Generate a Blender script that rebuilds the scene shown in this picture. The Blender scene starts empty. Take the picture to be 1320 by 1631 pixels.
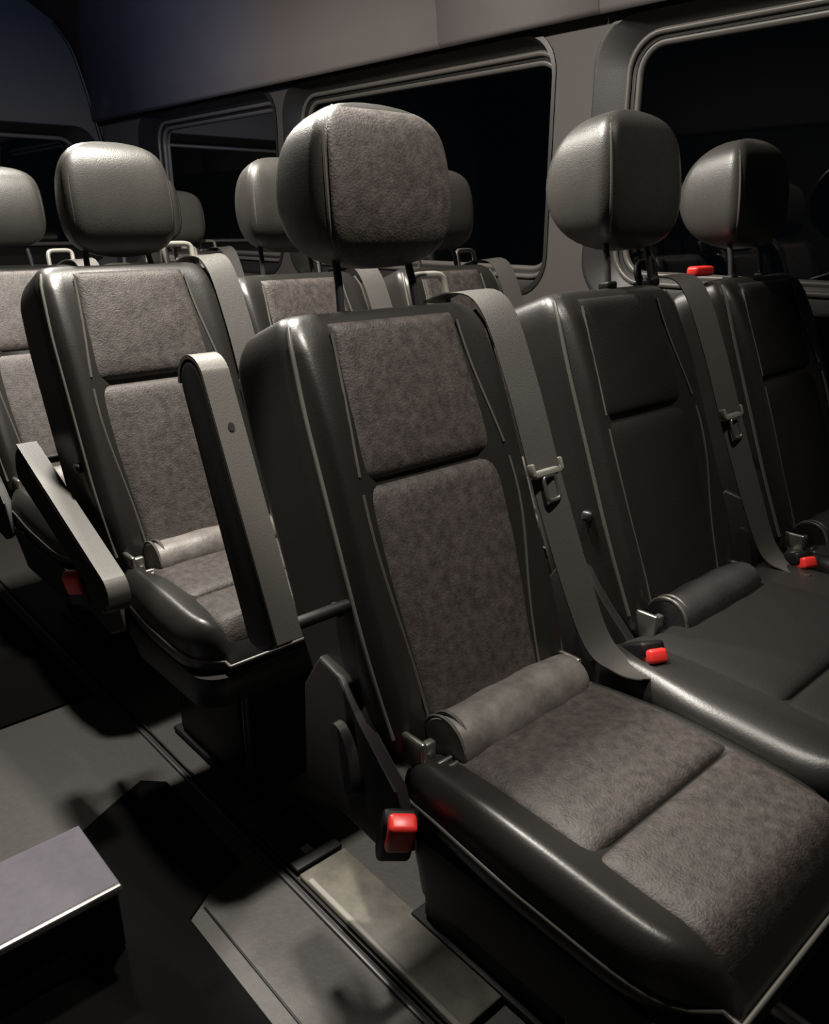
import bpy, bmesh, math, random
from mathutils import Vector, Matrix
C = bpy.context.scene
COL = C.collection
R = math.radians
random.seed(4)

# ---------------------------------------------------------------- camera
YAW, PITCH = 41.8, 19.75
cam = bpy.data.cameras.new('camera')
cam.sensor_fit = 'VERTICAL'; cam.sensor_height = 36.0
cam.lens = 36.0 * 1295.0 / 1631.0
cam.clip_start = 0.02
co = bpy.data.objects.new('camera', cam); COL.objects.link(co)
co.location = (0, 0, 1.145)
co.rotation_euler = (R(90 - PITCH), 0, R(-YAW))
C.camera = co

# ---------------------------------------------------------------- world, lights, exposure
w = bpy.data.worlds.new('night'); C.world = w; w.use_nodes = True
w.node_tree.nodes['Background'].inputs[0].default_value = (0.010, 0.013, 0.02, 1)
w.node_tree.nodes['Background'].inputs[1].default_value = 0.3
C.view_settings.view_transform = 'Standard'; C.view_settings.look = 'None'
C.view_settings.gamma = 1; C.view_settings.use_curve_mapping = False
C.view_settings.exposure = 0.0

def area_light(name, loc, size, energy, col, rot=(0, 0, 0), size_y=None, spread=180):
    l = bpy.data.lights.new(name, 'AREA'); l.energy = energy; l.color = col
    l.shape = 'RECTANGLE'; l.size = size; l.size_y = size_y or size; l.spread = R(spread)
    o = bpy.data.objects.new(name, l); COL.objects.link(o); o.location = loc; o.rotation_euler = rot
    return o
def point_light(name, loc, energy, col, rad=0.05):
    l = bpy.data.lights.new(name, 'POINT'); l.energy = energy; l.color = col; l.shadow_soft_size = rad
    o = bpy.data.objects.new(name, l); COL.objects.link(o); o.location = loc; return o
WARM = (1.0, 0.94, 0.84)
def spot_light(name, loc, target, energy, col, ang, blend=0.6, rad=0.04):
    l = bpy.data.lights.new(name, 'SPOT'); l.energy = energy; l.color = col; l.spot_size = R(ang); l.spot_blend = blend; l.shadow_soft_size = rad
    o = bpy.data.objects.new(name, l); COL.objects.link(o); o.location = loc
    o.rotation_euler = (Vector(target) - Vector(loc)).to_track_quat('-Z', 'Y').to_euler(); return o
area_light('dome_light', (0.84, 1.48, 2.22), 0.12, 60, WARM, size_y=0.12)
area_light('dome_light', (0.74, 2.55, 2.22), 0.12, 55, WARM, size_y=0.12)
spot_light('reading_light', (0.78, 0.50, 2.24), (0.80, 0.74, 0.9), 95, WARM, 50, 0.9, 0.03)
spot_light('reading_light', (1.45, 0.45, 2.24), (1.50, 0.74, 0.8), 42, WARM, 44, 0.9, 0.03)
spot_light('floor_fill', (0.36, 1.02, 2.24), (0.59, 0.86, 0.0), 240, WARM, 10, 0.4, 0.02)  # added narrow spot, no visible source, lights the floor patch by the track
spot_light('blue_fill', (0.1, 3.4, 2.18), (1.95, 4.4, 2.15), 45.0, (0.35, 0.5, 1.0), 80, 0.8, 0.04)  # unseen spot added to tint the rear headliner blue

# ---------------------------------------------------------------- materials
MATS = {}
def mat(name, col, rough=0.5, metal=0.0, spec=0.5, bump=0.0, bscale=300.0, mottle=0.0, mscale=6.0, mcol=None,
        coat=0.0, rvar=0.0, bdist=0.002, sheen=0.0):
    m = bpy.data.materials.new(name); m.use_nodes = True
    nt = m.node_tree; b = nt.nodes['Principled BSDF']
    b.inputs['Base Color'].default_value = (*col, 1); b.inputs['Roughness'].default_value = rough
    b.inputs['Metallic'].default_value = metal
    b.inputs['Specular IOR Level'].default_value = spec
    b.inputs['Coat Weight'].default_value = coat; b.inputs['Coat Roughness'].default_value = 0.3
    b.inputs['Sheen Weight'].default_value = sheen; b.inputs['Sheen Roughness'].default_value = 0.5
    tc = nt.nodes.new('ShaderNodeTexCoord')
    if mottle:
        n = nt.nodes.new('ShaderNodeTexNoise'); n.inputs['Scale'].default_value = mscale
        n.inputs['Detail'].default_value = 8; n.inputs['Roughness'].default_value = 0.65
        nt.links.new(tc.outputs['Object'], n.inputs['Vector'])
        r = nt.nodes.new('ShaderNodeValToRGB'); r.color_ramp.elements[0].position = 0.35; r.color_ramp.elements[1].position = 0.68
        c2 = mcol or tuple(c * (1 + mottle) for c in col)
        r.color_ramp.elements[0].color = (*col, 1); r.color_ramp.elements[1].color = (*c2, 1)
        nt.links.new(n.outputs[0], r.inputs[0]); nt.links.new(r.outputs[0], b.inputs['Base Color'])
        if rvar:
            mr = nt.nodes.new('ShaderNodeMapRange'); mr.inputs[3].default_value = rough - rvar; mr.inputs[4].default_value = rough + rvar
            nt.links.new(n.outputs[0], mr.inputs[0]); nt.links.new(mr.outputs[0], b.inputs['Roughness'])
    if bump:
        n = nt.nodes.new('ShaderNodeTexNoise'); n.inputs['Scale'].default_value = bscale; n.inputs['Detail'].default_value = 4
        nt.links.new(tc.outputs['Object'], n.inputs['Vector'])
        bp = nt.nodes.new('ShaderNodeBump'); bp.inputs['Strength'].default_value = bump; bp.inputs['Distance'].default_value = bdist
        nt.links.new(n.outputs[0], bp.inputs['Height']); nt.links.new(bp.outputs[0], b.inputs['Normal'])
    MATS[name] = m
    return m
LEATHER = mat('black_leather', (0.032, 0.0305, 0.0275), 0.42, spec=0.7, bump=0.25, bscale=420, mottle=0.3, mscale=9, rvar=0.06)
SIDE = mat('smooth_leather', (0.017, 0.0163, 0.0148), 0.38, spec=0.65, bump=0.12, bscale=260)
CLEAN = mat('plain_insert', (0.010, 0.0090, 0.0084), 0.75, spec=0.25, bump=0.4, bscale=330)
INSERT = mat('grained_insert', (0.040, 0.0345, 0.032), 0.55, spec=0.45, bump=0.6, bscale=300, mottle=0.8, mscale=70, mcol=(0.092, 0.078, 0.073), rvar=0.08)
ROLL = mat('soft_leather', (0.12, 0.110, 0.101), 0.46, spec=0.5, bump=0.3, bscale=160, mottle=0.5, mscale=22, mcol=(0.24, 0.217, 0.205))
ROLLD = mat('dark_roll_leather', (0.022, 0.0205, 0.021), 0.5, spec=0.4, bump=0.3, bscale=160, mottle=0.5, mscale=12)
PIPE = mat('piping', (0.10, 0.096, 0.086), 0.35, spec=0.6)
PLASTIC = mat('black_plastic', (0.006, 0.006, 0.006), 0.5, spec=0.25, bump=0.1, bscale=500)
SKIRT = mat('dark_plastic_skirt', (0.014, 0.0125, 0.0125), 0.5, spec=0.3, bump=0.1, bscale=500)
GREYP = mat('grey_plastic', (0.22, 0.212, 0.19), 0.4, bump=0.05)
ARM = mat('armrest_vinyl', (0.075, 0.070, 0.063), 0.5, bump=0.15, bscale=400)
STEEL = mat('steel', (0.42, 0.41, 0.38), 0.32, metal=0.9)
DSTEEL = mat('painted_steel', (0.045, 0.045, 0.047), 0.35, metal=0.4)
WEB = mat('belt_webbing', (0.065, 0.061, 0.056), 0.6, bump=0.4, bscale=700)
RED = mat('red_button', (0.75, 0.035, 0.03), 0.35)
FLOOR = mat('floor_vinyl', (0.022, 0.0200, 0.0180), 0.6, bump=0.2, bscale=120, mottle=0.4, mscale=60)
FLOORP = mat('floor_panel', (0.06, 0.056, 0.047), 0.5, bump=0.25, bscale=60, mottle=0.5, mscale=22, mcol=(0.115, 0.107, 0.088))
HEAD = mat('headliner', (0.105, 0.092, 0.092), 0.8, bump=0.12, bscale=80, mottle=0.12, mscale=2)
HEADD = mat('rear_headliner', (0.07, 0.068, 0.07), 0.8, bump=0.1, bscale=80)
PILLAR = mat('pillar_trim', (0.050, 0.044, 0.042), 0.65, bump=0.1, bscale=200)
SURR = mat('window_surround', (0.012, 0.0115, 0.011), 0.45, bump=0.1, bscale=300)
SEAL = mat('window_seal', (0.085, 0.078, 0.073), 0.38)
LILAC = mat('step_covering', (0.068, 0.062, 0.080), 0.7, bump=0.3, bscale=90, mottle=0.25, mscale=40)
WALLM = mat('wall_lining', (0.02, 0.019, 0.019), 0.8)
def glass(name):
    m = bpy.data.materials.new(name); m.use_nodes = True; nt = m.node_tree
    nt.nodes.clear()
    out = nt.nodes.new('ShaderNodeOutputMaterial'); mix = nt.nodes.new('ShaderNodeMixShader')
    tr = nt.nodes.new('ShaderNodeBsdfTransparent'); tr.inputs[0].default_value = (0.16, 0.19, 0.18, 1)
    gl = nt.nodes.new('ShaderNodeBsdfGlossy'); gl.inputs['Roughness'].default_value = 0.03
    fr = nt.nodes.new('ShaderNodeFresnel'); fr.inputs[0].default_value = 1.5
    nt.links.new(fr.outputs[0], mix.inputs[0]); nt.links.new(tr.outputs[0], mix.inputs[1]); nt.links.new(gl.outputs[0], mix.inputs[2])
    nt.links.new(mix.outputs[0], out.inputs[0]); return m
GLASS = glass('tinted_glass')

# ---------------------------------------------------------------- helpers
def empty(name, loc, label=None, cat=None, group=None, rz=0, parent=None, kind=None):
    o = bpy.data.objects.new(name, None); COL.objects.link(o); o.location = loc; o.rotation_euler = (0, 0, rz)
    o.empty_display_size = 0.1
    if label: o['label'] = label
    if cat: o['category'] = cat
    if group: o['group'] = group
    if kind: o['kind'] = kind
    if parent: o.parent = parent
    return o
def link(name, bm, m, parent=None, label=None, smooth=True, kind=None, mx=None):
    if mx is not None: bm.transform(mx)
    bmesh.ops.recalc_face_normals(bm, faces=bm.faces)
    me = bpy.data.meshes.new(name); bm.to_mesh(me); bm.free()
    me.materials.append(m)
    for p in me.polygons: p.use_smooth = smooth
    if smooth:
        try: me.set_sharp_from_angle(angle=R(50))
        except Exception: pass
    o = bpy.data.objects.new(name, me); COL.objects.link(o)
    if parent: o.parent = parent
    if label: o['label'] = label
    if kind: o['kind'] = kind
    return o
def loft(rings, closed_caps=True, bm=None):
    bm = bm or bmesh.new(); prev = None; allr = []
    for r in rings:
        vs = [bm.verts.new(p) for p in r]; allr.append(vs)
        if prev:
            n = len(vs)
            for i in range(n): bm.faces.new((prev[i], prev[(i + 1) % n], vs[(i + 1) % n], vs[i]))
        prev = vs
    if closed_caps:
        bm.faces.new(allr[0][::-1]); bm.faces.new(allr[-1])
    return bm
def sup(a, b, n, k=48, cx=0, cy=0):
    out = []
    for i in range(k):
        t = 2 * math.pi * i / k; c, s = math.cos(t), math.sin(t)
        out.append((cx + a * math.copysign(abs(c) ** (2 / n), c), cy + b * math.copysign(abs(s) ** (2 / n), s)))
    return out
def rrect(a, b, ra, rb, cx=0, cy=0, k=7):
    out = []
    for sx, sy, a0 in ((1, 1, 0), (-1, 1, 90), (-1, -1, 180), (1, -1, 270)):
        ex, ey = cx + sx * (a - ra), cy + sy * (b - rb)
        for j in range(k + 1):
            t = R(a0 + 90 * j / k); out.append((ex + ra * math.cos(t), ey + rb * math.sin(t)))
        p = out[-1]
        nx = (cx - (a - ra), p[1]) if a0 == 0 else (p[0], cy - (b - rb)) if a0 == 90 else (cx + (a - ra), p[1]) if a0 == 180 else (p[0], cy + (b - rb))
        for f in (0.06, 0.2, 0.35, 0.5, 0.65, 0.8, 0.94): out.append((p[0] + (nx[0] - p[0]) * f, p[1] + (nx[1] - p[1]) * f))
    return out
def tube(path, r, seg=10, bm=None, closed=False):
    path = [Vector(p) for p in path]; rings = []; n = len(path)
    up = None
    for i, p in enumerate(path):
        if closed: d = path[(i + 1) % n] - path[i - 1]
        else: d = path[min(i + 1, n - 1)] - path[max(i - 1, 0)]
        d.normalize()
        if up is None:
            up = Vector((0, 0, 1)) if abs(d.z) < 0.9 else Vector((1, 0, 0))
        s = d.cross(up).normalized(); up = s.cross(d).normalized()
        rr = r[i] if isinstance(r, (list, tuple)) else r
        rings.append([p + (s * math.cos(2 * math.pi * j / seg) + up * math.sin(2 * math.pi * j / seg)) * rr for j in range(seg)])
    if closed: rings.append([v.copy() for v in rings[0]])
    return loft(rings, not closed, bm)
def rbox(sx, sy, sz, bev=0.004, seg=3, loc=(0, 0, 0), rot=None, bm0=None):
    bm = bmesh.new(); bmesh.ops.create_cube(bm, size=1)
    bmesh.ops.scale(bm, vec=(sx, sy, sz), verts=bm.verts)
    if bev: bmesh.ops.bevel(bm, geom=bm.edges[:], offset=bev, segments=seg, profile=0.5, affect='EDGES', clamp_overlap=True)
    m = Matrix.Translation(loc)
    if rot: m = m @ rot
    bm.transform(m)
    if bm0 is None: return bm
    me = bpy.data.meshes.new('t'); bm.to_mesh(me); bm.free(); bm0.from_mesh(me); bpy.data.meshes.remove(me); return bm0
def prism(poly, x0, x1, bev=0.006, seg=3):
    """poly in (y,z) extruded along x"""
    bm = bmesh.new()
    a = [bm.verts.new((x0, y, z)) for y, z in poly]; b = [bm.verts.new((x1, y, z)) for y, z in poly]
    n = len(poly); fa = bm.faces.new(a[::-1]); fb = bm.faces.new(b)
    for i in range(n): bm.faces.new((a[i], a[(i + 1) % n], b[(i + 1) % n], b[i]))
    if bev:
        ed = list(fa.edges) + list(fb.edges)
        bmesh.ops.bevel(bm, geom=ed, offset=bev, segments=seg, profile=0.5, affect='EDGES', clamp_overlap=True)
    return bm
def smooth_path(pts, k=6):
    pts = [Vector(p) for p in pts]; out = []
    for i in range(len(pts) - 1):
        p0, p1, p2, p3 = pts[max(i - 1, 0)], pts[i], pts[i + 1], pts[min(i + 2, len(pts) - 1)]
        for j in range(k):
            t = j / k
            out.append(0.5 * ((2 * p1) + (p2 - p0) * t + (2 * p0 - 5 * p1 + 4 * p2 - p3) * t * t + (3 * p1 - p0 - 3 * p2 + p3) * t ** 3))
    out.append(pts[-1]); return out
def sstep(a, b, x):
    t = max(0.0, min(1.0, (x - a) / (b - a))); return t * t * (3 - 2 * t)

# ---------------------------------------------------------------- the setting
def struct(name, bm, m, parent=None, smooth=True, mx=None): return link(name, bm, m, parent, smooth=smooth, kind='structure', mx=mx)
XR, XL, YF, YR = 2.20, -0.95, -1.6, 5.3
ZH = 1.70                                         # where the headliner begins above the windows
bm = rbox(XR - XL + 0.2, YR - YF + 0.2, 0.06, 0, loc=((XR + XL) / 2, (YR + YF) / 2, -0.03)); floor = struct('floor', bm, FLOOR, smooth=False)
# windows of the right wall: (y0,y1,z0,z1) of the seal, and the dark surround around it
WIN = [(0.02, 1.55, 0.98, 1.625), (1.83, 3.22, 0.98, 1.625), (3.42, 4.62, 0.98, 1.625)]
def rr(y0, y1, z0, z1, r, k=8, m=10):
    pts = []
    cs = [(y1 - r, z1 - r, 0), (y0 + r, z1 - r, 90), (y0 + r, z0 + r, 180), (y1 - r, z0 + r, 270)]
    for q, (cy, cz, a0) in enumerate(cs):
        for j in range(k + 1):
            a = R(a0 + 90 * j / k); pts.append((cy + r * math.cos(a), cz + r * math.sin(a)))
        ny, nz, na = cs[(q + 1) % 4]
        p = pts[-1]; e = (ny + r * math.cos(R(na)), nz + r * math.sin(R(na)))
        for j in range(1, m): pts.append((p[0] + (e[0] - p[0]) * j / m, p[1] + (e[1] - p[1]) * j / m))
    return pts
def to_rect(p, c, h):
    dy, dz = p[0] - c[0], p[1] - c[1]
    s = min(h[0] / abs(dy) if dy else 1e9, h[1] / abs(dz) if dz else 1e9)
    return (c[0] + dy * s, c[1] + dz * s)
wall = bmesh.new()
cells = [(-0.15, 1.74), (1.74, 3.35), (3.35, YR)]
sur = [(-0.09, 1.66, 0.90, 1.70), (1.805, 3.325, 0.90, 1.70), (3.375, 4.80, 0.90, 1.70)]
ztop = 1.76; zbot = 0.80
for (c0, c1), s in zip(cells, sur):
    inner = rr(*s, 0.13)
    cc = ((c0 + c1) / 2, (zbot + ztop) / 2); hh = ((c1 - c0) / 2, (ztop - zbot) / 2)
    outer = [to_rect(p, cc, hh) for p in inner]
    # make sure the cell's corners are met
    for cyz in ((c0, zbot), (c0, ztop), (c1, zbot), (c1, ztop)):
        i = min(range(len(outer)), key=lambda q: (outer[q][0] - cyz[0]) ** 2 + (outer[q][1] - cyz[1]) ** 2); outer[i] = cyz
    loft([[(XR, y, z) for y, z in outer], [(XR, y, z) for y, z in inner], [(XR + 0.02, y, z) for y, z in inner]], False, wall)
def quad(bm, *p): bm.faces.new([bm.verts.new(q) for q in p])
quad(wall, (XR, YF, zbot), (XR, -0.15, zbot), (XR, -0.15, ztop), (XR, YF, ztop))
wall_right = struct('wall_right', wall, PILLAR, smooth=False)
lw = bmesh.new(); quad(lw, (XR, YF, 0), (XR, YR, 0), (XR, YR, zbot), (XR, YF, zbot))
struct('wall_right_lower', lw, WALLM, smooth=False)
for i, (s, wn) in enumerate(zip(sur, WIN)):
    e = empty('window_%d' % (i + 1), (0, 0, 0), kind='structure')
    mid = [(wn[0] - 0.03), (wn[1] + 0.03), wn[2] - 0.03, wn[3] + 0.03]
    rings = [(XR - 0.004, s, 0.13), (XR - 0.006, (s[0] + 0.012, s[1] - 0.012, s[2] + 0.012, s[3] - 0.012), 0.125), (XR + 0.045, mid, 0.10), (XR + 0.05, wn, 0.085), (XR + 0.075, wn, 0.085)]
    b = loft([[(x, y, z) for y, z in rr(*q, r)] for x, q, r in rings], False)
    link('window_surround', b, SURR, e)
    b = tube([(XR + 0.043, y, z) for y, z in rr(wn[0] - 0.018, wn[1] + 0.018, wn[2] - 0.018, wn[3] + 0.018, 0.10)], 0.009, 8, closed=True)
    link('window_seal', b, SEAL, e)
    b = tube([(XR + 0.062, y, z) for y, z in rr(wn[0] + 0.006, wn[1] - 0.006, wn[2] + 0.006, wn[3] - 0.006, 0.08)], 0.011, 8, closed=True)
    link('inner_seal', b, SEAL, e)
    b = bmesh.new(); b.faces.new([b.verts.new((XR + 0.07, y, z)) for y, z in rr(*wn, 0.085)])
    link('window_pane', b, GLASS, e, smooth=False)
# headliner: a curved section swept along the bus, in separate panels with seams
sec = [(XR - 0.005, ZH + 0.012), (XR - 0.045, ZH - 0.004), (XR - 0.052, ZH + 0.01), (XR - 0.06, 1.80), (XR - 0.085, 1.95), (XR - 0.13, 2.09), (XR - 0.21, 2.21), (XR - 0.34, 2.29), (XR - 0.6, 2.33), (XR - 1.0, 2.34)]
sec += [(XL + XR - x, z) for x, z in sec[::-1]]
seams = [YF, 0.6, 1.62, 2.28, YR]
for a, b_ in zip(seams, seams[1:]):
    g = 0.0015
    bm = bmesh.new(); prev = None
    for (x, z) in sec:
        cur = [bm.verts.new((x, a + g, z)), bm.verts.new((x, b_ - g, z))]
        if prev: bm.faces.new((prev[0], prev[1], cur[1], cur[0]))
        prev = cur
    o = struct('ceiling', bm, HEAD)
    sm = o.modifiers.new('s', 'SOLIDIFY'); sm.thickness = 0.006; sm.offset = 0
bm = rbox(XR - XL + 0.2, YR - YF, 0.02, 0, loc=((XR + XL) / 2, (YR + YF) / 2, 2.40)); struct('ceiling_roof', bm, WALLM, smooth=False)
bm = rbox(0.02, YR - YF, 0.9, 0, loc=(XR + 0.2, (YR + YF) / 2, 2.15)); bm.free()
bm = rbox(0.03, YR - YF, 2.5, 0, loc=(XL, (YR + YF) / 2, 1.2)); struct('wall_left', bm, WALLM, smooth=False)
bm = rbox(XR - XL + 0.2, 0.03, 2.5, 0, loc=((XR + XL) / 2, YF, 1.2)); struct('wall_front', bm, WALLM, smooth=False)
# rear wall with its window: a darker, softly rounded panel
rw = bmesh.new(); s = (0.75, 2.10, 0.95, 1.66); inner = rr(*s, 0.12); cc = ((XL + XR) / 2, 1.06)
cc = (1.425, 1.42); hh = (0.775, 0.94)
outer = [to_rect(p, cc, hh) for p in inner]
for cyz in ((cc[0] - hh[0], cc[1] - hh[1]), (cc[0] - hh[0], cc[1] + hh[1]), (cc[0] + hh[0], cc[1] - hh[1]), (cc[0] + hh[0], cc[1] + hh[1])):
    i = min(range(len(outer)), key=lambda q: (outer[q][0] - cyz[0]) ** 2 + (outer[q][1] - cyz[1]) ** 2); outer[i] = cyz
loft([[(x, YR, z) for x, z in outer], [(x, YR, z) for x, z in inner], [(x, YR + 0.05, z) for x, z in inner]], False, rw)
quad(rw, (XL, YR, 0), (0.65, YR, 0), (0.65, YR, 2.36), (XL, YR, 2.36)); quad(rw, (0.65, YR, 0), (XR, YR, 0), (XR, YR, 0.48), (0.65, YR, 0.48))
struct('wall_rear', rw, HEADD, smooth=False)
e = empty('window_4', (0, 0, 0), kind='structure')
b = loft([[(x, YR - 0.01 + d, z) for x, z in rr(*q, 0.12)] for d, q in ((0, (s[0] - 0.05, s[1] + 0.05, s[2] - 0.05, s[3] + 0.01)), (-0.01, s), (0.06, (s[0] + 0.05, s[1] - 0.05, s[2] + 0.05, s[3] - 0.05)))], False)
link('window_surround', b, SURR, e)
b = tube([(x, YR + 0.03, z) for x, z in rr(s[0] + 0.06, s[1] - 0.06, s[2] + 0.06, s[3] - 0.06, 0.1)], 0.012, 8, closed=True); link('window_seal', b, SEAL, e)
b = bmesh.new(); b.faces.new([b.verts.new((x, YR + 0.045, z)) for x, z in rr(s[0] + 0.05, s[1] - 0.05, s[2] + 0.05, s[3] - 0.05, 0.12)]); link('window_pane', b, GLASS, e, smooth=False)
b = tube(smooth_path([(2.19, YR - 0.02, 1.55), (2.14, YR - 0.02, 1.80), (2.105, YR - 0.02, 1.95), (2.06, YR - 0.02, 2.09), (1.98, YR - 0.02, 2.20)]), 0.012, 8)
struct('trim_1', b, SURR)

# floor fittings: seat track, panel seam, lighter floor panel with its metal edge
def fitting(name, bm, m, label, cat, group=None, smooth=True):
    o = link(name, bm, m, None, label, smooth); o['category'] = cat
    if group: o['group'] = group
    return o
t = empty('seat_track', (0.617, 0, 0), 'long black metal seat track let into the floor left of the aisle-side seats', 'track')
link('rail', rbox(0.010, 5.2, 0.006, 0.002, loc=(-0.006, 2.2, 0.003)), DSTEEL, t)
link('rail', rbox(0.004, 5.2, 0.010, 0.001, loc=(0.006, 2.2, 0.004)), PLASTIC, t)
b = rbox(0.105, 0.42, 0.010, 0.004, loc=(0.683, 0.815, 0.006)); plate = fitting('floor_plate', b, FLOORP, 'worn beige floor plate with bright edging beside the black track', 'floor plate')
link('edging', rbox(0.012, 0.40, 0.014, 0.004, loc=(0.638, 0.80, 0.008)), GREYP, plate, 'bright pale edging strip')
b = rbox(0.105, 0.16, 0.012, 0.004, loc=(0.683, 1.110, 0.008)); cov = fitting('track_cover', b, PLASTIC, 'black plastic floor cover with a small pale square, below the near seat', 'cover')
link('label_square', rbox(0.018, 0.018, 0.002, 0.0005, loc=(0.676, 1.066, 0.0145)), GREYP, cov, 'small pale square')
struct('trim_2', rbox(0.0035, 0.80, 0.003, 0.0005, loc=(0.468, 0.68, 0.0015)), PLASTIC)
SHADE_BLACK = mat('floor_shade_black', (0.003, 0.003, 0.003), 0.95, spec=0.05, bump=0.3, bscale=60)
def add_floor_shade(poly, label):  # thin near-black sheet that paints shade onto the aisle floor
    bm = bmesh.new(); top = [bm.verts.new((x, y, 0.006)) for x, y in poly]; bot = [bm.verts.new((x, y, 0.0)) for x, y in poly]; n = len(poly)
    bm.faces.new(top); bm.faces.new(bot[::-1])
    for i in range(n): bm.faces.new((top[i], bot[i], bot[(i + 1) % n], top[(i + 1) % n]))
    return fitting('floor_shade', bm, SHADE_BLACK, label, 'shade sheet', smooth=False)
add_floor_shade([(-0.3, 0.3), (0.435, 0.3), (0.435, 1.07), (0.50, 1.11), (0.57, 1.13), (0.57, 1.44), (0.53, 1.48), (0.44, 1.44), (0.36, 1.40), (0.28, 1.40), (-0.3, 1.40)], 'black sheet standing in for shade around the low step at the lower left')
add_floor_shade([(-0.3, 1.89), (0.585, 1.89), (0.585, 4.9), (-0.3, 4.9)], 'black sheet standing in for shade farther back in the aisle, beyond the bare grey floor')
# step at lower left
st = empty('aisle_step', (-0.10, 1.16, 0), 'low step with grey-lilac top and bright metal lip, at the lower left', 'step')
link('step_body', rbox(0.86, 0.17, 0.140, 0.006, loc=(0, 0.01, 0.079)), PLASTIC, st, 'black step body')
link('step_covering', rbox(0.86, 0.175, 0.008, 0.003, loc=(0, 0.0, 0.149)), LILAC, st, 'grey-lilac covering')
link('nosing', rbox(0.86, 0.010, 0.014, 0.003, loc=(0, -0.092, 0.147)), STEEL, st, 'bright metal nosing')

# ---------------------------------------------------------------- the seat
TILT = R(21.1)
def back_mx(z0=0.43, y0=0.0):
    """columns: s (x), d (rearwards), r (up the backrest)"""
    return Matrix(((1, 0, 0, 0), (0, math.cos(TILT), math.sin(TILT), y0), (0, -math.sin(TILT), math.cos(TILT), z0), (0, 0, 0, 1)))
RT = 0.645
def back_dims(r, hw):
    """half width, front d, rear d of the backrest at height r"""
    u = r / RT
    w_ = hw * (1.0 - 0.05 * (1 - sstep(0, 0.35, u)) - 0.03 * sstep(0.75, 1, u))
    top = max(0.0, (r - (RT - 0.05)) / 0.05)
    dr = 0.165
    return w_, top, dr
def front_d(s, r, hw, pw):
    """bolster relief of the backrest's front: d (negative = forward)"""
    a = abs(s); b = 0.0
    b -= 0.022 * math.exp(-((a - (pw + hw) / 2 - 0.004) / 0.030) ** 2) * sstep(0, 0.12, r) * (1 - 0.75 * sstep(RT * 0.72, RT, r))
    b += 0.006 * (1 - sstep(pw - 0.014, pw + 0.004, a))
    return b
def puffy(cx, cz, wx, wz, t, surf, nx=26, nz=26, p=15, wrinkle=0.0, seed=0, edge=0.0):
    """an upholstered patch following surf(x,z)->d offset; in (s,d,r) coordinates; forward is -d"""
    bm = bmesh.new(); rnd = random.Random(seed); ph = [rnd.uniform(0, 6) for _ in range(6)]
    g = []
    for j in range(nz + 1):
        row = []
        for i in range(nx + 1):
            u = -math.cos(math.pi * i / nx); v = -math.cos(math.pi * j / nz)
            x = cx + wx / 2 * u; z = cz + wz / 2 * v; x *= 1 + 0.27 * math.exp(-((z - 0.34) / 0.18) ** 2)
            h = t * (max(0, 1 - abs(u) ** p) ** 0.5) * (max(0, 1 - abs(v) ** p) ** 0.5) * (0.8 + 0.2 * (1 - u * u) * (1 - v * v))
            if wrinkle: h += wrinkle * (math.sin(x * 60 + z * 35 + ph[0]) * 0.5 + math.sin(x * -33 + z * 71 + ph[1]) * 0.5) * (1 - u ** 4) * (1 - v ** 4)
            row.append(bm.verts.new((x, surf(x, z) - h, z)))
        g.append(row)
    for j in range(nz):
        for i in range(nx): bm.faces.new((g[j][i], g[j][i + 1], g[j + 1][i + 1], g[j + 1][i]))
    # close the back
    rim = [g[0][i] for i in range(nx + 1)] + [g[j][nx] for j in range(1, nz + 1)] + [g[nz][i] for i in range(nx - 1, -1, -1)] + [g[j][0] for j in range(nz - 1, 0, -1)]
    back = [bm.verts.new((v.co.x, v.co.y + 0.006, v.co.z)) for v in rim]
    n = len(rim)
    for i in range(n): bm.faces.new((rim[i], back[i], back[(i + 1) % n], rim[(i + 1) % n]))
    bm.faces.new(back)
    return bm

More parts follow.
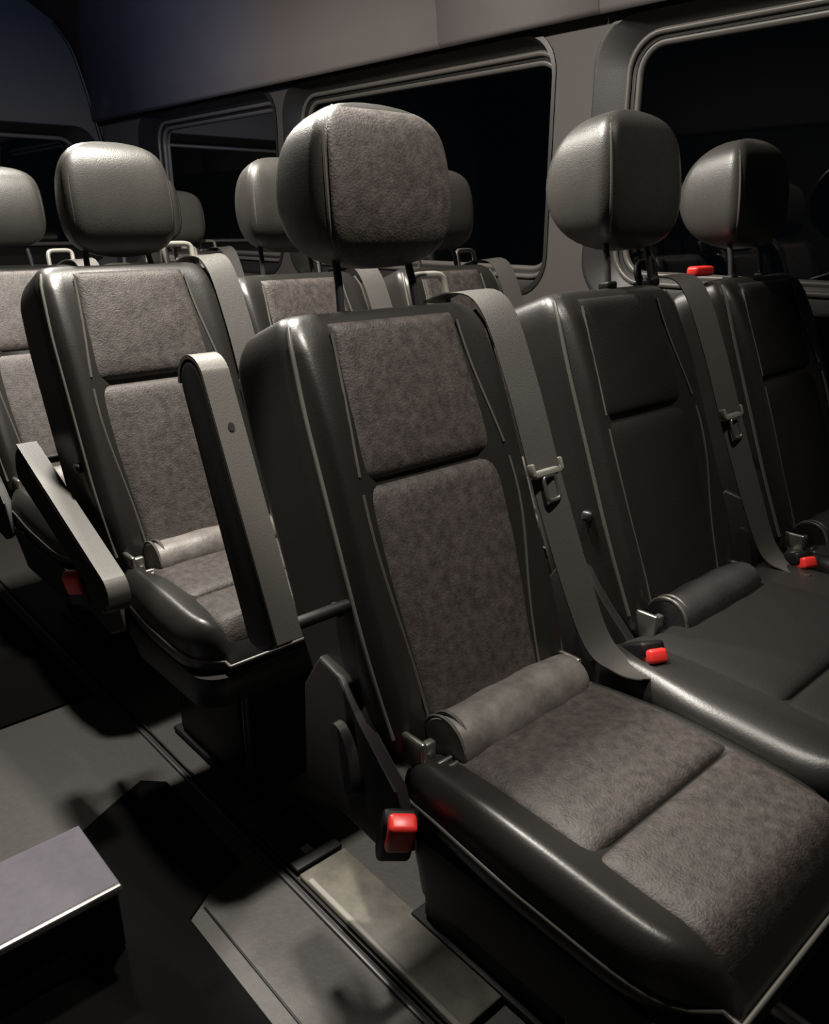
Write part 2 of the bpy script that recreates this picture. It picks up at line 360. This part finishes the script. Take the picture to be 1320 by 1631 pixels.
def make_backrest(p, hw, z0, pw, im=None):
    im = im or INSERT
    M = back_mx(z0)
    rings = []; K = 72
    rs = [0.0, 0.004, 0.012, 0.03, 0.06, 0.10] + [0.10 + (RT - 0.16) * i / 12 for i in range(1, 13)] + [RT - 0.06 + 0.06 * math.sin(R(90 * q / 8)) for q in range(1, 9)]
    for r in rs:
        w_, top, dr = back_dims(r, hw)
        tt = max(0, (r - (RT - 0.06)) / 0.06); ins = 0.038 * (1 - math.sqrt(max(0, 1 - tt * tt)))
        bt = max(0, (0.03 - r) / 0.03); ins += 0.02 * bt * bt
        ring = []
        for (x, y) in rrect(w_ - ins * 0.8, 0.5, 0.028, 0.17):
            f = (y + 0.5)                                 # 0 at front, 1 at rear
            d0 = ins * 0.8; d1 = dr - ins * 1.2
            d = d0 + (d1 - d0) * f
            if f < 0.3: d += front_d(x, r, hw, pw) * (1 - f / 0.3) * (1 - tt)
            ring.append((x, d, r))
        rings.append(ring)
    o = link('backrest', loft(rings), SIDE, p, 'black leather backrest shell', mx=M)
    surf = lambda x, z: 0.010
    gr = 0.397
    link('back_panel', puffy(0, (gr + 0.004 + RT - 0.020) / 2, 2 * pw, RT - 0.020 - gr - 0.004, 0.020, surf, wrinkle=0.0008, seed=1), im, p, 'upper grained panel of the backrest', mx=M)
    link('back_panel', puffy(0, (gr - 0.004 + 0.015) / 2, 2 * pw, gr - 0.004 - 0.015, 0.022, surf, wrinkle=0.0008, seed=2), im, p, 'lower grained panel of the backrest', mx=M)
    for sgn in (-1, 1):
        for ra, rb_ in ((0.03, gr - 0.012), (gr + 0.012, RT - 0.035)):
            path = [(sgn * (pw * (1 + 0.27 * math.exp(-((z_ - 0.34) / 0.18) ** 2)) + 0.001), 0, z_) for z_ in [ra + (rb_ - ra) * k / 12 for k in range(13)]]
            path = [(x_, front_d(x_, z_, hw, pw) - 0.0005, z_) for x_, _, z_ in path]
            link('panel_seam', tube(path, 0.0026, 6), PIPE, p, mx=M)
    for sgn in (-1, 1):
        path = []
        for k in range(25):
            r = 0.05 + (RT - 0.07) * k / 24
            w_, top, dr = back_dims(r, hw)
            tt = max(0, (r - (RT - 0.06)) / 0.06); ins = 0.038 * (1 - math.sqrt(max(0, 1 - tt * tt)))
            path.append((sgn * (w_ - ins * 0.8 - 0.007), 0.004 + ins * 0.8, r))
        link('piping', tube(path, 0.0035, 8), PIPE, p, mx=M)
    return M

def make_headrest(p, x0, y0, zb, panel=False, wd=0.232, ht=0.215, dp=0.118, lean=R(6), yawh=0.0, level=3):
    h = empty('headrest', (x0, y0, zb), parent=p); h.rotation_euler = (-lean, 0, yawh)
    rings = []; K = 56
    N = 22
    for i in range(N + 1):
        t = 0.5 - 0.5 * math.cos(math.pi * i / N)
        z = t * ht
        q = abs(2 * t - 1)
        hw = wd / 2 * (0.88 + 0.12 * math.sin(math.pi * min(1, (t * 0.86 + 0.12)))) * (1 - q ** 5.5) ** 0.40
        if i in (0, N): q1 = math.cos(math.pi / N); hw = 0.6 * wd / 2 * 0.86 * (1 - q1 ** 5.5) ** 0.40
        front = 0.028 * (q ** 6) + 0.016 * (2 * t - 1) ** 2
        rear = dp * (0.42 + 0.58 * math.sin(math.pi * (0.10 + 0.82 * t)) ** 0.9) - (0.030 * q ** 6)
        ring = []
        for (x, y) in rrect(1, 1, 0.24, 0.36):
            xx = x * hw; f = (y + 1) / 2
            d = front + (rear - front) * f
            if f < 0.5: d -= 0.006 * (1 - (xx / (wd / 2)) ** 2) * (1 - f * 2)
            # narrow to the rear
            xx *= 1 - 0.16 * f * f
            ring.append((xx, d, z))
        rings.append(ring)
    link('headrest_pad', loft(rings), LEATHER, h)
    if panel:
        sf = lambda x, z: 0.028 * abs(2 * z / ht - 1) ** 6 + 0.016 * (2 * z / ht - 1) ** 2 - 0.006 * (1 - (x / (wd / 2)) ** 2) + 0.002
        bm = bmesh.new(); nx = nz = 24; g = []
        for j in range(nz + 1):
            b_ = -math.cos(math.pi * j / nz); z = ht * (0.50 + 0.455 * b_); row = []
            for i in range(nx + 1):
                a_ = -math.cos(math.pi * i / nx); q = abs(2 * z / ht - 1); t = z / ht
                hw = wd / 2 * (0.88 + 0.12 * math.sin(math.pi * min(1, (t * 0.86 + 0.12)))) * (1 - q ** 5.5) ** 0.40
                x = a_ * hw * 0.885; h_ = 0.0055 * max(0, 1 - abs(a_) ** 10) ** 0.5 * max(0, 1 - abs(b_) ** 10) ** 0.5
                row.append(bm.verts.new((x, sf(x, z) - h_, z)))
            g.append(row)
        for j in range(nz):
            for i in range(nx): bm.faces.new((g[j][i], g[j][i + 1], g[j + 1][i + 1], g[j + 1][i]))
        link('headrest_panel', bm, INSERT, h, 'worn brownish front panel')
    for sgn in (-1, 1):
        path = []
        for i in range(19):
            t = 0.04 + 0.92 * i / 18; z = t * ht; q = abs(2 * t - 1)
            hw = wd / 2 * (0.88 + 0.12 * math.sin(math.pi * min(1, (t * 0.86 + 0.12)))) * (1 - q ** 5.5) ** 0.40
            path.append((sgn * hw * 0.905, 0.028 * q ** 6 + 0.016 * (2 * t - 1) ** 2 + 0.006, z))
        link('seam', tube(path, 0.0028, 6), PIPE, h)
        link('headrest_post', tube([(sgn * 0.066 - 0.012, 0.05, 0.03), (sgn * 0.070 - 0.012, 0.040, -0.02), (sgn * 0.074 - 0.012, 0.036, -0.075)], 0.006, 10), DSTEEL, h)
        link('post_sleeve', rbox(0.03, 0.026, 0.016, 0.005, loc=(sgn * 0.074 - 0.012, 0.037, -0.066)), PLASTIC, h)
    return h

def cush_z(x, v, hw, z0):
    """top surface of the cushion, v 0 rear .. 1 front"""
    a = abs(x) / hw
    z = z0 + 0.006 * math.sin(v * 5.2 - 0.4) - 0.040 * sstep(0.86, 1.0, v)
    return z
def make_cushion(p, hw, L, z0, y0, pw, xoff=0.0, im=None, pc=0.0):
    im = im or INSERT
    """upholstered cushion; runs from y0 (rear) to y0-L (front)"""
    rings = []; K = 72; N = 30; T = 0.095
    for i in range(N + 1):
        v = 0.5 - 0.5 * math.cos(math.pi * i / N)
        e = abs(2 * v - 1)
        plan = (1 - max(0, (v - 0.5) * 2) ** 6) ** 0.40 if i < N else 0.0
        plan = max(plan, 0.74)
        back = 1 - 0.10 * (1 - sstep(0, 0.08, v))
        w_ = hw * plan * back * (0.93 + 0.07 * sstep(0, 0.5, v))
        y = y0 - L * v
        endr = 0.030 * (1 - math.sqrt(max(0, 1 - max(0, (e - 0.86) / 0.14) ** 2)))
        ring = []
        for (x, zz) in rrect(w_, 0.5, 0.032, 0.34):
            f = zz + 0.5
            top = cush_z(x, v, hw, z0) - endr; bot = z0 - T + endr * 0.4 - 0.012 * v
            zc = bot + (top - bot) * f
            if f > 0.6:
                a = abs(x)
                zc += 0.012 * math.exp(-((a - (pw + abs(pc) + hw) / 2) / 0.030) ** 2) * (0.2 if pc * x > 0 else 1) * (f - 0.6) / 0.4 * (1 - sstep(0.8, 1, v) * 0.4)
                zc -= 0.008 * (f - 0.6) / 0.4 * (1 - sstep(pw - 0.014, pw + 0.004, abs(x - pc)))
            ring.append((x + xoff * v, y, zc))
        rings.append(ring)
    c = link('seat_cushion', loft(rings), SIDE, p, 'black leather seat cushion with raised sides')
    vm = 0.60
    def patch(v0, v1, seed):
        bm = bmesh.new(); nx = 28; nz = 26; g = []
        for j in range(nz + 1):
            b_ = -math.cos(math.pi * j / nz); v = v0 + (v1 - v0) * (b_ + 1) / 2; row = []
            for i in range(nx + 1):
                a_ = -math.cos(math.pi * i / nx)
                x = pw * a_ * (0.94 + 0.06 * sstep(0, 0.5, v)) * (1 - 0.05 * sstep(0.8, 1, v))
                h = 0.014 * max(0, 1 - abs(a_) ** 9) ** 0.5 * max(0, 1 - abs(b_) ** 11) ** 0.5
                h += 0.004 * (1 - a_ * a_) * (1 - b_ * b_)
                z = cush_z(x, v, hw, z0) - 0.0075 - 0.030 * max(0, (v - 0.90) / 0.1) ** 2 + h
                row.append(bm.verts.new((x + pc + xoff * v, y0 - L * v, z)))
            g.append(row)
        for j in range(nz):
            for i in range(nx): bm.faces.new((g[j][i], g[j][i + 1], g[j + 1][i + 1], g[j + 1][i]))
        return bm
    link('cushion_panel', patch(0.08, vm - 0.006, 1), im, p, 'rear grained panel of the seat')
    link('cushion_panel', patch(vm + 0.006, 0.945, 2), im, p, 'front grained panel of the seat')
    # piping around the lower edge of the cushion
    path = []
    for s_ in (-1, 1):
        seg = []
        for i in range(26):
            v = 0.06 + 0.94 * math.sin(R(90 * i / 25))
            plan = max((1 - max(0, (v - 0.5) * 2) ** 6) ** 0.40, 0.74) if v < 0.9999 else 0.74
            w_ = hw * plan * (0.93 + 0.07 * sstep(0, 0.5, v))
            seg.append((s_ * (w_ + 0.001) + xoff * v, y0 - L * v - (0.001 if v > 0.9 else 0), z0 - T * 0.52 - 0.020 * v ** 3))
        path += seg if s_ == -1 else seg[::-1]
    link('piping', tube(path, 0.0033, 8), PIPE, p)
    return c
def make_base(p, hw, L, z0, y0, xoff, lever=True, skirt_h=0.12, legs=True, legs_dx=0.0):
    rings = []
    for (zz, k, fr) in ((z0 - 0.082, 0.985, 0.0), (z0 - 0.10, 0.99, 0.0), (z0 - 0.082 - skirt_h * 0.7, 0.93, 0.03), (z0 - 0.082 - skirt_h, 0.90, 0.045)):
        yc = y0 - L / 2 + fr / 2 - 0.01; ring = []
        for (x, y) in rrect(hw * k, (L / 2 - fr / 2 - 0.002) * 0.97, 0.05, 0.05, xoff * 0.6, yc): ring.append((x, y, zz))
        rings.append(ring)
    link('seat_skirt', loft(rings), SKIRT, p, 'dark plastic skirt below the cushion')
    if legs:
        zt = z0 - 0.082 - skirt_h + 0.004
        px0, px1, py0, py1 = -0.055 + legs_dx, 0.175, -0.20, 0.10
        link('pedestal', rbox(px1 - px0, py1 - py0, zt - 0.014, 0.012, loc=((px0 + px1) / 2, (py0 + py1) / 2, 0.014 + (zt - 0.014) / 2)), PLASTIC, p, 'black pedestal under the seat')
        link('leg', tube([(px0 + 0.006, py0 - 0.012, 0.014), (px0 + 0.006, py0 - 0.012, zt)], 0.008, 12), DSTEEL, p, 'slim steel leg')
        link('floor_foot', rbox(px1 - px0 + 0.02, py1 - py0 + 0.04, 0.012, 0.004, loc=((px0 + px1) / 2, (py0 + py1) / 2, 0.009)), PLASTIC, p)
def ribbon(pts, wid, th=0.0022, k=6):
    """pts: (pos, width dir)"""
    P = smooth_path([q[0] for q in pts], k); D = smooth_path([q[1] for q in pts], k); rings = []
    for i, (a, d) in enumerate(zip(P, D)):
        t = (P[min(i + 1, len(P) - 1)] - P[max(i - 1, 0)]).normalized(); d = (d - t * d.dot(t)).normalized(); n = t.cross(d)
        rings.append([a - d * wid / 2 - n * th / 2, a + d * wid / 2 - n * th / 2, a + d * wid / 2 + n * th / 2, a - d * wid / 2 + n * th / 2])
    return loft(rings)
def make_belt(p, bx, z0, hw, tip=0.50, round_guide=False):
    """a three point belt down the right shoulder; bx = offset of the strap's centre, tip = where the tongue is parked"""
    M = back_mx(z0 - 0.02)
    pts = [(Vector((bx - 0.035, 0.095, RT + 0.018)), Vector((1, 0, 0.02))), (Vector((bx - 0.02, 0.040, RT + 0.018)), Vector((1, 0, 0.02))), (Vector((bx - 0.005, -0.012, RT - 0.02)), Vector((1, -0.35, 0))),
           (Vector((bx, -0.026, RT - 0.15)), Vector((1, -0.35, 0))), (Vector((bx, -0.030, 0.34)), Vector((1, -0.35, 0))), (Vector((bx + 0.01, -0.032, 0.16)), Vector((1, -0.3, 0.1))),
           (Vector((bx + 0.022, -0.036, 0.055)), Vector((1, -0.1, 0.4))), (Vector((bx + 0.028, -0.066, 0.012)), Vector((0.9, 0.5, 0.3))), (Vector((bx + 0.032, -0.115, -0.012)), Vector((0.5, 0.85, 0.1)))]
    b = link('seat_belt', ribbon(pts, 0.056), WEB, p, 'grey webbing strap', mx=M)
    t = empty('belt_tongue', (0, 0, 0), parent=p)
    yy = -0.034; r0 = 0.344
    link('tongue_bar', rbox(0.068, 0.012, 0.013, 0.004, loc=(bx, yy, r0)), GREYP, t, 'pale bar across the strap', mx=M)
    for sx in (-1, 1): link('tongue_ear', rbox(0.007, 0.014, 0.022, 0.003, loc=(bx + sx * 0.034, yy, r0 + 0.008)), GREYP, t, mx=M)
    path = [(bx + x, yy - 0.002, r0 - 0.026 + z) for x, z in sup(0.015, 0.020, 5, 28)]
    link('tongue_plate', tube(path, 0.0036, 8, closed=True), STEEL, t, 'metal loop of the tongue', mx=M)
    if round_guide:
        path = [(bx - 0.03 + x, 0.07, RT + 0.030 + z) for x, z in sup(0.030, 0.028, 2.2, 32)]
        link('belt_guide', tube(path, 0.008, 10, closed=True), PLASTIC, p, 'round black belt guide', mx=M)
    else:
        path = [(bx - 0.045 + x + z * 0.1, 0.085, RT + 0.030 + z) for x, z in sup(0.036, 0.032, 5, 40)]
        link('belt_guide', tube(path, 0.0065, 8, closed=True), GREYP, p, 'pale grey belt guide frame', mx=M)
def make_buckle(p, x, y, z, rx=R(-50), rz=0.0, ry=0.0, stalk=True, sc=1.2):
    b = empty('buckle', (x, y, z), parent=p); b.rotation_euler = (rx, ry, rz); b.scale = (sc, sc, sc)
    link('buckle_body', rbox(0.036, 0.022, 0.075, 0.006, loc=(0, 0.004, -0.012)), PLASTIC, b)
    link('release_button', rbox(0.028, 0.020, 0.046, 0.005, loc=(0, -0.006, 0.012)), RED, b, 'red release button')
    if stalk: link('buckle_stalk', tube(smooth_path([(0, 0.002, -0.02), (0, 0.008, -0.055), (0, 0.02, -0.085)]), 0.006, 8), PLASTIC, b)
    return b
def make_roll(p, hw, z0, pw, rm=None):
    """the soft padded roll where backrest and cushion meet"""
    rings = []; N = 26
    x0, x1 = -pw - 0.012, pw + 0.030
    for i in range(N + 1):
        t = i / N; x = x0 + (x1 - x0) * t
        e = abs(2 * t - 1); r = 0.048 * (1 - 0.10 * e ** 4) * (1 + 0.02 * math.sin(t * 19))
        ring = []
        for j in range(32):
            a = 2 * math.pi * j / 32
            rad = r * (1 + 0.10 * math.cos(a * 2 + 0.6) + (0.05 * math.sin(t * 30 + a * 2) if math.sin(a) < 0.2 else 0) * e)
            ring.append((x, -0.020 + rad * math.cos(a) * 0.95, z0 + 0.006 + rad * math.sin(a) * 1.1))
        rings.append(ring)
    o = link('lumbar_roll', loft(rings), rm or ROLL, p, 'soft creased roll at the foot of the backrest')
    for x in (x0 + 0.002, x0 + 0.016):
        path = [(x, -0.020 + 0.045 * math.cos(a) * 0.95, z0 + 0.006 + 0.045 * math.sin(a) * 1.1) for a in [2 * math.pi * j / 28 for j in range(28)]]
        link('roll_seam', tube(path, 0.003, 6, closed=True), PIPE, o)
def make_side_cover(p, hw, z0):
    x = -hw - 0.006
    poly = [(0.20, z0 - 0.12), (0.03, z0 - 0.14), (-0.05, z0 - 0.10), (-0.02, z0 - 0.02), (0.06, z0 + 0.04), (0.10, z0 + 0.10), (0.15, z0 + 0.11), (0.19, z0 + 0.05)]
    c = link('recliner_cover', prism(poly, x - 0.008, x + 0.012, 0.005), SKIRT, p, 'black plastic recliner cover')
    path = [(x - 0.012, 0.075 + yy * 0.9 + zz * 0.3, z0 - 0.015 + zz) for yy, zz in sup(0.026, 0.052, 2.3, 32)]
    bm = loft([path, [(q[0] - 0.014, 0.078 + (q[1] - 0.075) * 0.8, q[2]) for q in path]])
    link('recliner_lever', bm, SKIRT, c, 'oval recliner lever')
    link('pivot_bolt', rbox(0.012, 0.02, 0.02, 0.006, loc=(-hw - 0.004, 0.115, z0 + 0.195)), DSTEEL, p)
    # metal hinge hardware beside the roll
    for sx in (-1, 1):
        bm = rbox(0.010, 0.045, 0.050, 0.004, loc=(sx * (hw - 0.03), -0.005, z0 + 0.012)); rbox(0.022, 0.014, 0.030, 0.004, loc=(sx * (hw - 0.042), -0.02, z0 + 0.018), bm0=bm)
        rbox(0.05, 0.006, 0.006, 0.002, loc=(sx * (hw - 0.055), -0.052, z0 + 0.004), bm0=bm); rbox(0.04, 0.006, 0.006, 0.002, loc=(sx * (hw - 0.06), -0.040, z0 + 0.006), bm0=bm)
        link('hinge_bracket', bm, STEEL, p, 'metal hinge bracket')
def make_seat(loc, label, hw=0.198, cw=0.205, L=0.49, xo=0.0, head=None, belt=True, bx=0.245, round_guide=False, skirt_h=0.12, im=None, cx=0.0, zs=0.0, pc=0.0, cpw=None, panel_head=False, group='forward facing bus seats'):
    t = empty('passenger_seat', (loc[0], loc[1], 0), label, 'seat', group)
    Z = 0.45 + zs; pw = hw * 0.585
    M = make_backrest(t, hw, Z - 0.02, pw, im)
    hd = dict(x0=-0.02, y0=0.235, zb=1.090)
    hd.update(head or {})
    make_headrest(t, **hd)
    cpt = empty('cushion_mount', (cx, 0, 0), parent=t)
    n0 = len(bpy.data.objects)
    for o in [make_cushion(t, cw, L, Z + 0.005, 0.012, cpw or cw - 0.055, xo, im, pc)]: pass
    make_base(t, cw, L, Z, 0.012, xo, skirt_h=skirt_h)
    make_roll(t, hw, Z, pw, ROLLD if im else None)
    make_side_cover(t, hw, Z)
    if belt: make_belt(t, bx, Z, hw, round_guide=round_guide)
    # shift the cushion's parts sideways where it is not centred below the backrest
    bpy.data.objects.remove(cpt)
    if cx:
        for o in t.children:
            if o.name.split('.')[0] in ('seat_cushion', 'cushion_panel', 'seat_skirt', 'leg', 'floor_foot') or (o.name.startswith('piping') and max(v.co.z for v in o.data.vertices) < 0.6):
                o.location.x += cx
    return t

A = make_seat((0.788, 0.70), 'nearest black leather bus seat, large in the middle, with its aisle armrest folded up', cw=0.203, xo=0.0, cx=0.000, pc=0.018, cpw=0.160,
              head=dict(panel=True, x0=0.016, y0=0.232, zb=1.083, wd=0.25, dp=0.158, ht=0.222), bx=0.206)
B = make_seat((1.345, 0.70), 'black leather seat next to the nearest one, with a round black belt guide', hw=0.198, cw=0.338, L=0.49, cx=-0.008, cpw=0.215,
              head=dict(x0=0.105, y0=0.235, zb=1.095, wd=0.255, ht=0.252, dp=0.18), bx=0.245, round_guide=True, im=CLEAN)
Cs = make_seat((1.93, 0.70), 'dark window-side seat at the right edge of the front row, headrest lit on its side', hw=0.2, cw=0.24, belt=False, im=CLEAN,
               head=dict(x0=-0.005, y0=0.235, zb=1.088, wd=0.255, ht=0.236, dp=0.17))
D = make_seat((0.735, 1.49), 'grey-lit seat behind the nearest seat, aisle armrest folded down', hw=0.196, cw=0.205, zs=0.035, L=0.375, skirt_h=0.085,
              head=dict(x0=0.012, y0=0.23, zb=1.075, ht=0.226), bx=0.206)
Es = make_seat((1.165, 1.49), 'middle seat of the second row, mostly hidden behind the nearest headrest', hw=0.19, cw=0.2,
               head=dict(x0=0.0, y0=0.23, zb=1.075), bx=0.206)
G = make_seat((1.67, 1.49), 'window-side seat of the second row, headrest peeping out right of the nearest headrest', hw=0.19, cw=0.22,
              head=dict(x0=0.0, y0=0.23, zb=1.070), bx=0.206)
F = make_seat((0.757, 2.29), 'aisle seat of the third row, cut by the left edge of the picture', hw=0.19, cw=0.2,
              head=dict(x0=-0.01, y0=0.23, zb=1.075), bx=0.2)
F2 = make_seat((1.166, 2.29), 'third-row seat whose headrest shows just right of the grey-lit aisle headrest', hw=0.18, cw=0.18,
               head=dict(x0=0.0, y0=0.23, zb=1.075), bx=0.2)
F3 = make_seat((1.66, 3.06), 'farthest seat in view, small headrest by the rear side window', hw=0.19, cw=0.2,
               head=dict(x0=0.0, y0=0.23, zb=1.05), bx=0.2)
# buckles
make_buckle(A, -0.222, -0.035, 0.378, rx=R(22), rz=R(-35), ry=R(6), sc=1.35)
make_buckle(B, -0.262, -0.065, 0.468, rx=R(60), rz=R(-25), stalk=False)
make_buckle(Cs, -0.278, -0.060, 0.468, rx=R(60), rz=R(-25), stalk=False)
make_buckle(D, -0.235, 0.12, 0.435, rx=R(25), rz=R(-35))
link('release_handle', rbox(0.075, 0.03, 0.022, 0.007, loc=(-0.165, 0.30, 1.036)), RED, Cs, 'red handle on the shoulder')
# armrests
def armrest_profile(L, hgt):
    pts = []
    for k in range(7):
        a = R(90 + 180 * k / 6); pts.append((-hgt / 2 * 0 + hgt / 2 * math.cos(a) * 0.55, hgt / 2 * math.sin(a)))
    for k in range(7):
        a = R(-90 + 180 * k / 6); pts.append((L + hgt * 0.42 * math.cos(a), hgt * 0.42 * math.sin(a)))
    return pts
def make_armrest(p, x, y, z, L, ang, w_=0.043, hgt=0.085, hole=False, pad=ARM):
    """pivot at x,y,z; ang: 0 = level forward, 90 = straight up"""
    a = empty('armrest', (x, y, z), parent=p); a.rotation_euler = (R(0), 0, 0)
    M = Matrix.Rotation(-R(ang), 4, 'X') @ Matrix.Scale(-1, 4, (0, 1, 0))
    n = 26; rings = []
    body = prism(armrest_profile(L, hgt), -w_ / 2, w_ / 2, 0.008, 3)
    link('armrest_body', body, PLASTIC, a, 'black armrest body', mx=M)
    # pad: a strip along the long face that is seen, turned over the rounded tip
    sgn = -1 if ang > 60 else 1
    pts = [(Vector((0, -0.01 + (L + 0.01) * k / 8, sgn * (hgt / 2 * (1 - 0.16 * k / 8) + 0.002))), Vector((1, 0, 0))) for k in range(9)]
    rt = hgt * 0.42 + 0.002
    pts += [(Vector((0, L + rt * math.sin(R(a_)), sgn * rt * math.cos(R(a_)))), Vector((1, 0, 0))) for a_ in range(15, 166, 15)]
    link('armrest_pad', ribbon(pts, w_ * 0.96, 0.005, 3), pad, a, 'pale grey armrest face', mx=M)
    if hole:
        b = loft([[(x_, L * 0.80 + y_, sgn * (hgt / 2 * 0.87 + 0.0055)) for x_, y_ in sup(0.0045, 0.0055, 2, 16)], [(x_, L * 0.80 + y_, sgn * (hgt / 2 * 0.86)) for x_, y_ in sup(0.0045, 0.0055, 2, 16)]])
        link('screw_hole', b, mat('hole_black', (0.002, 0.002, 0.002), 0.9), a, 'small dark screw hole', mx=M)
    link('pivot', tube([(0, 0, 0), (0.12, 0.0, 0)], 0.009, 16), PLASTIC, a, mx=None)
    return a
make_armrest(A, 0.475 - 0.788, 0.80 - 0.70, 0.655, 0.325, 90 + 22, hole=True, hgt=0.072, w_=0.038)
make_armrest(D, 0.500 - 0.735, 1.80 - 1.49, 0.655, 0.42, -23)
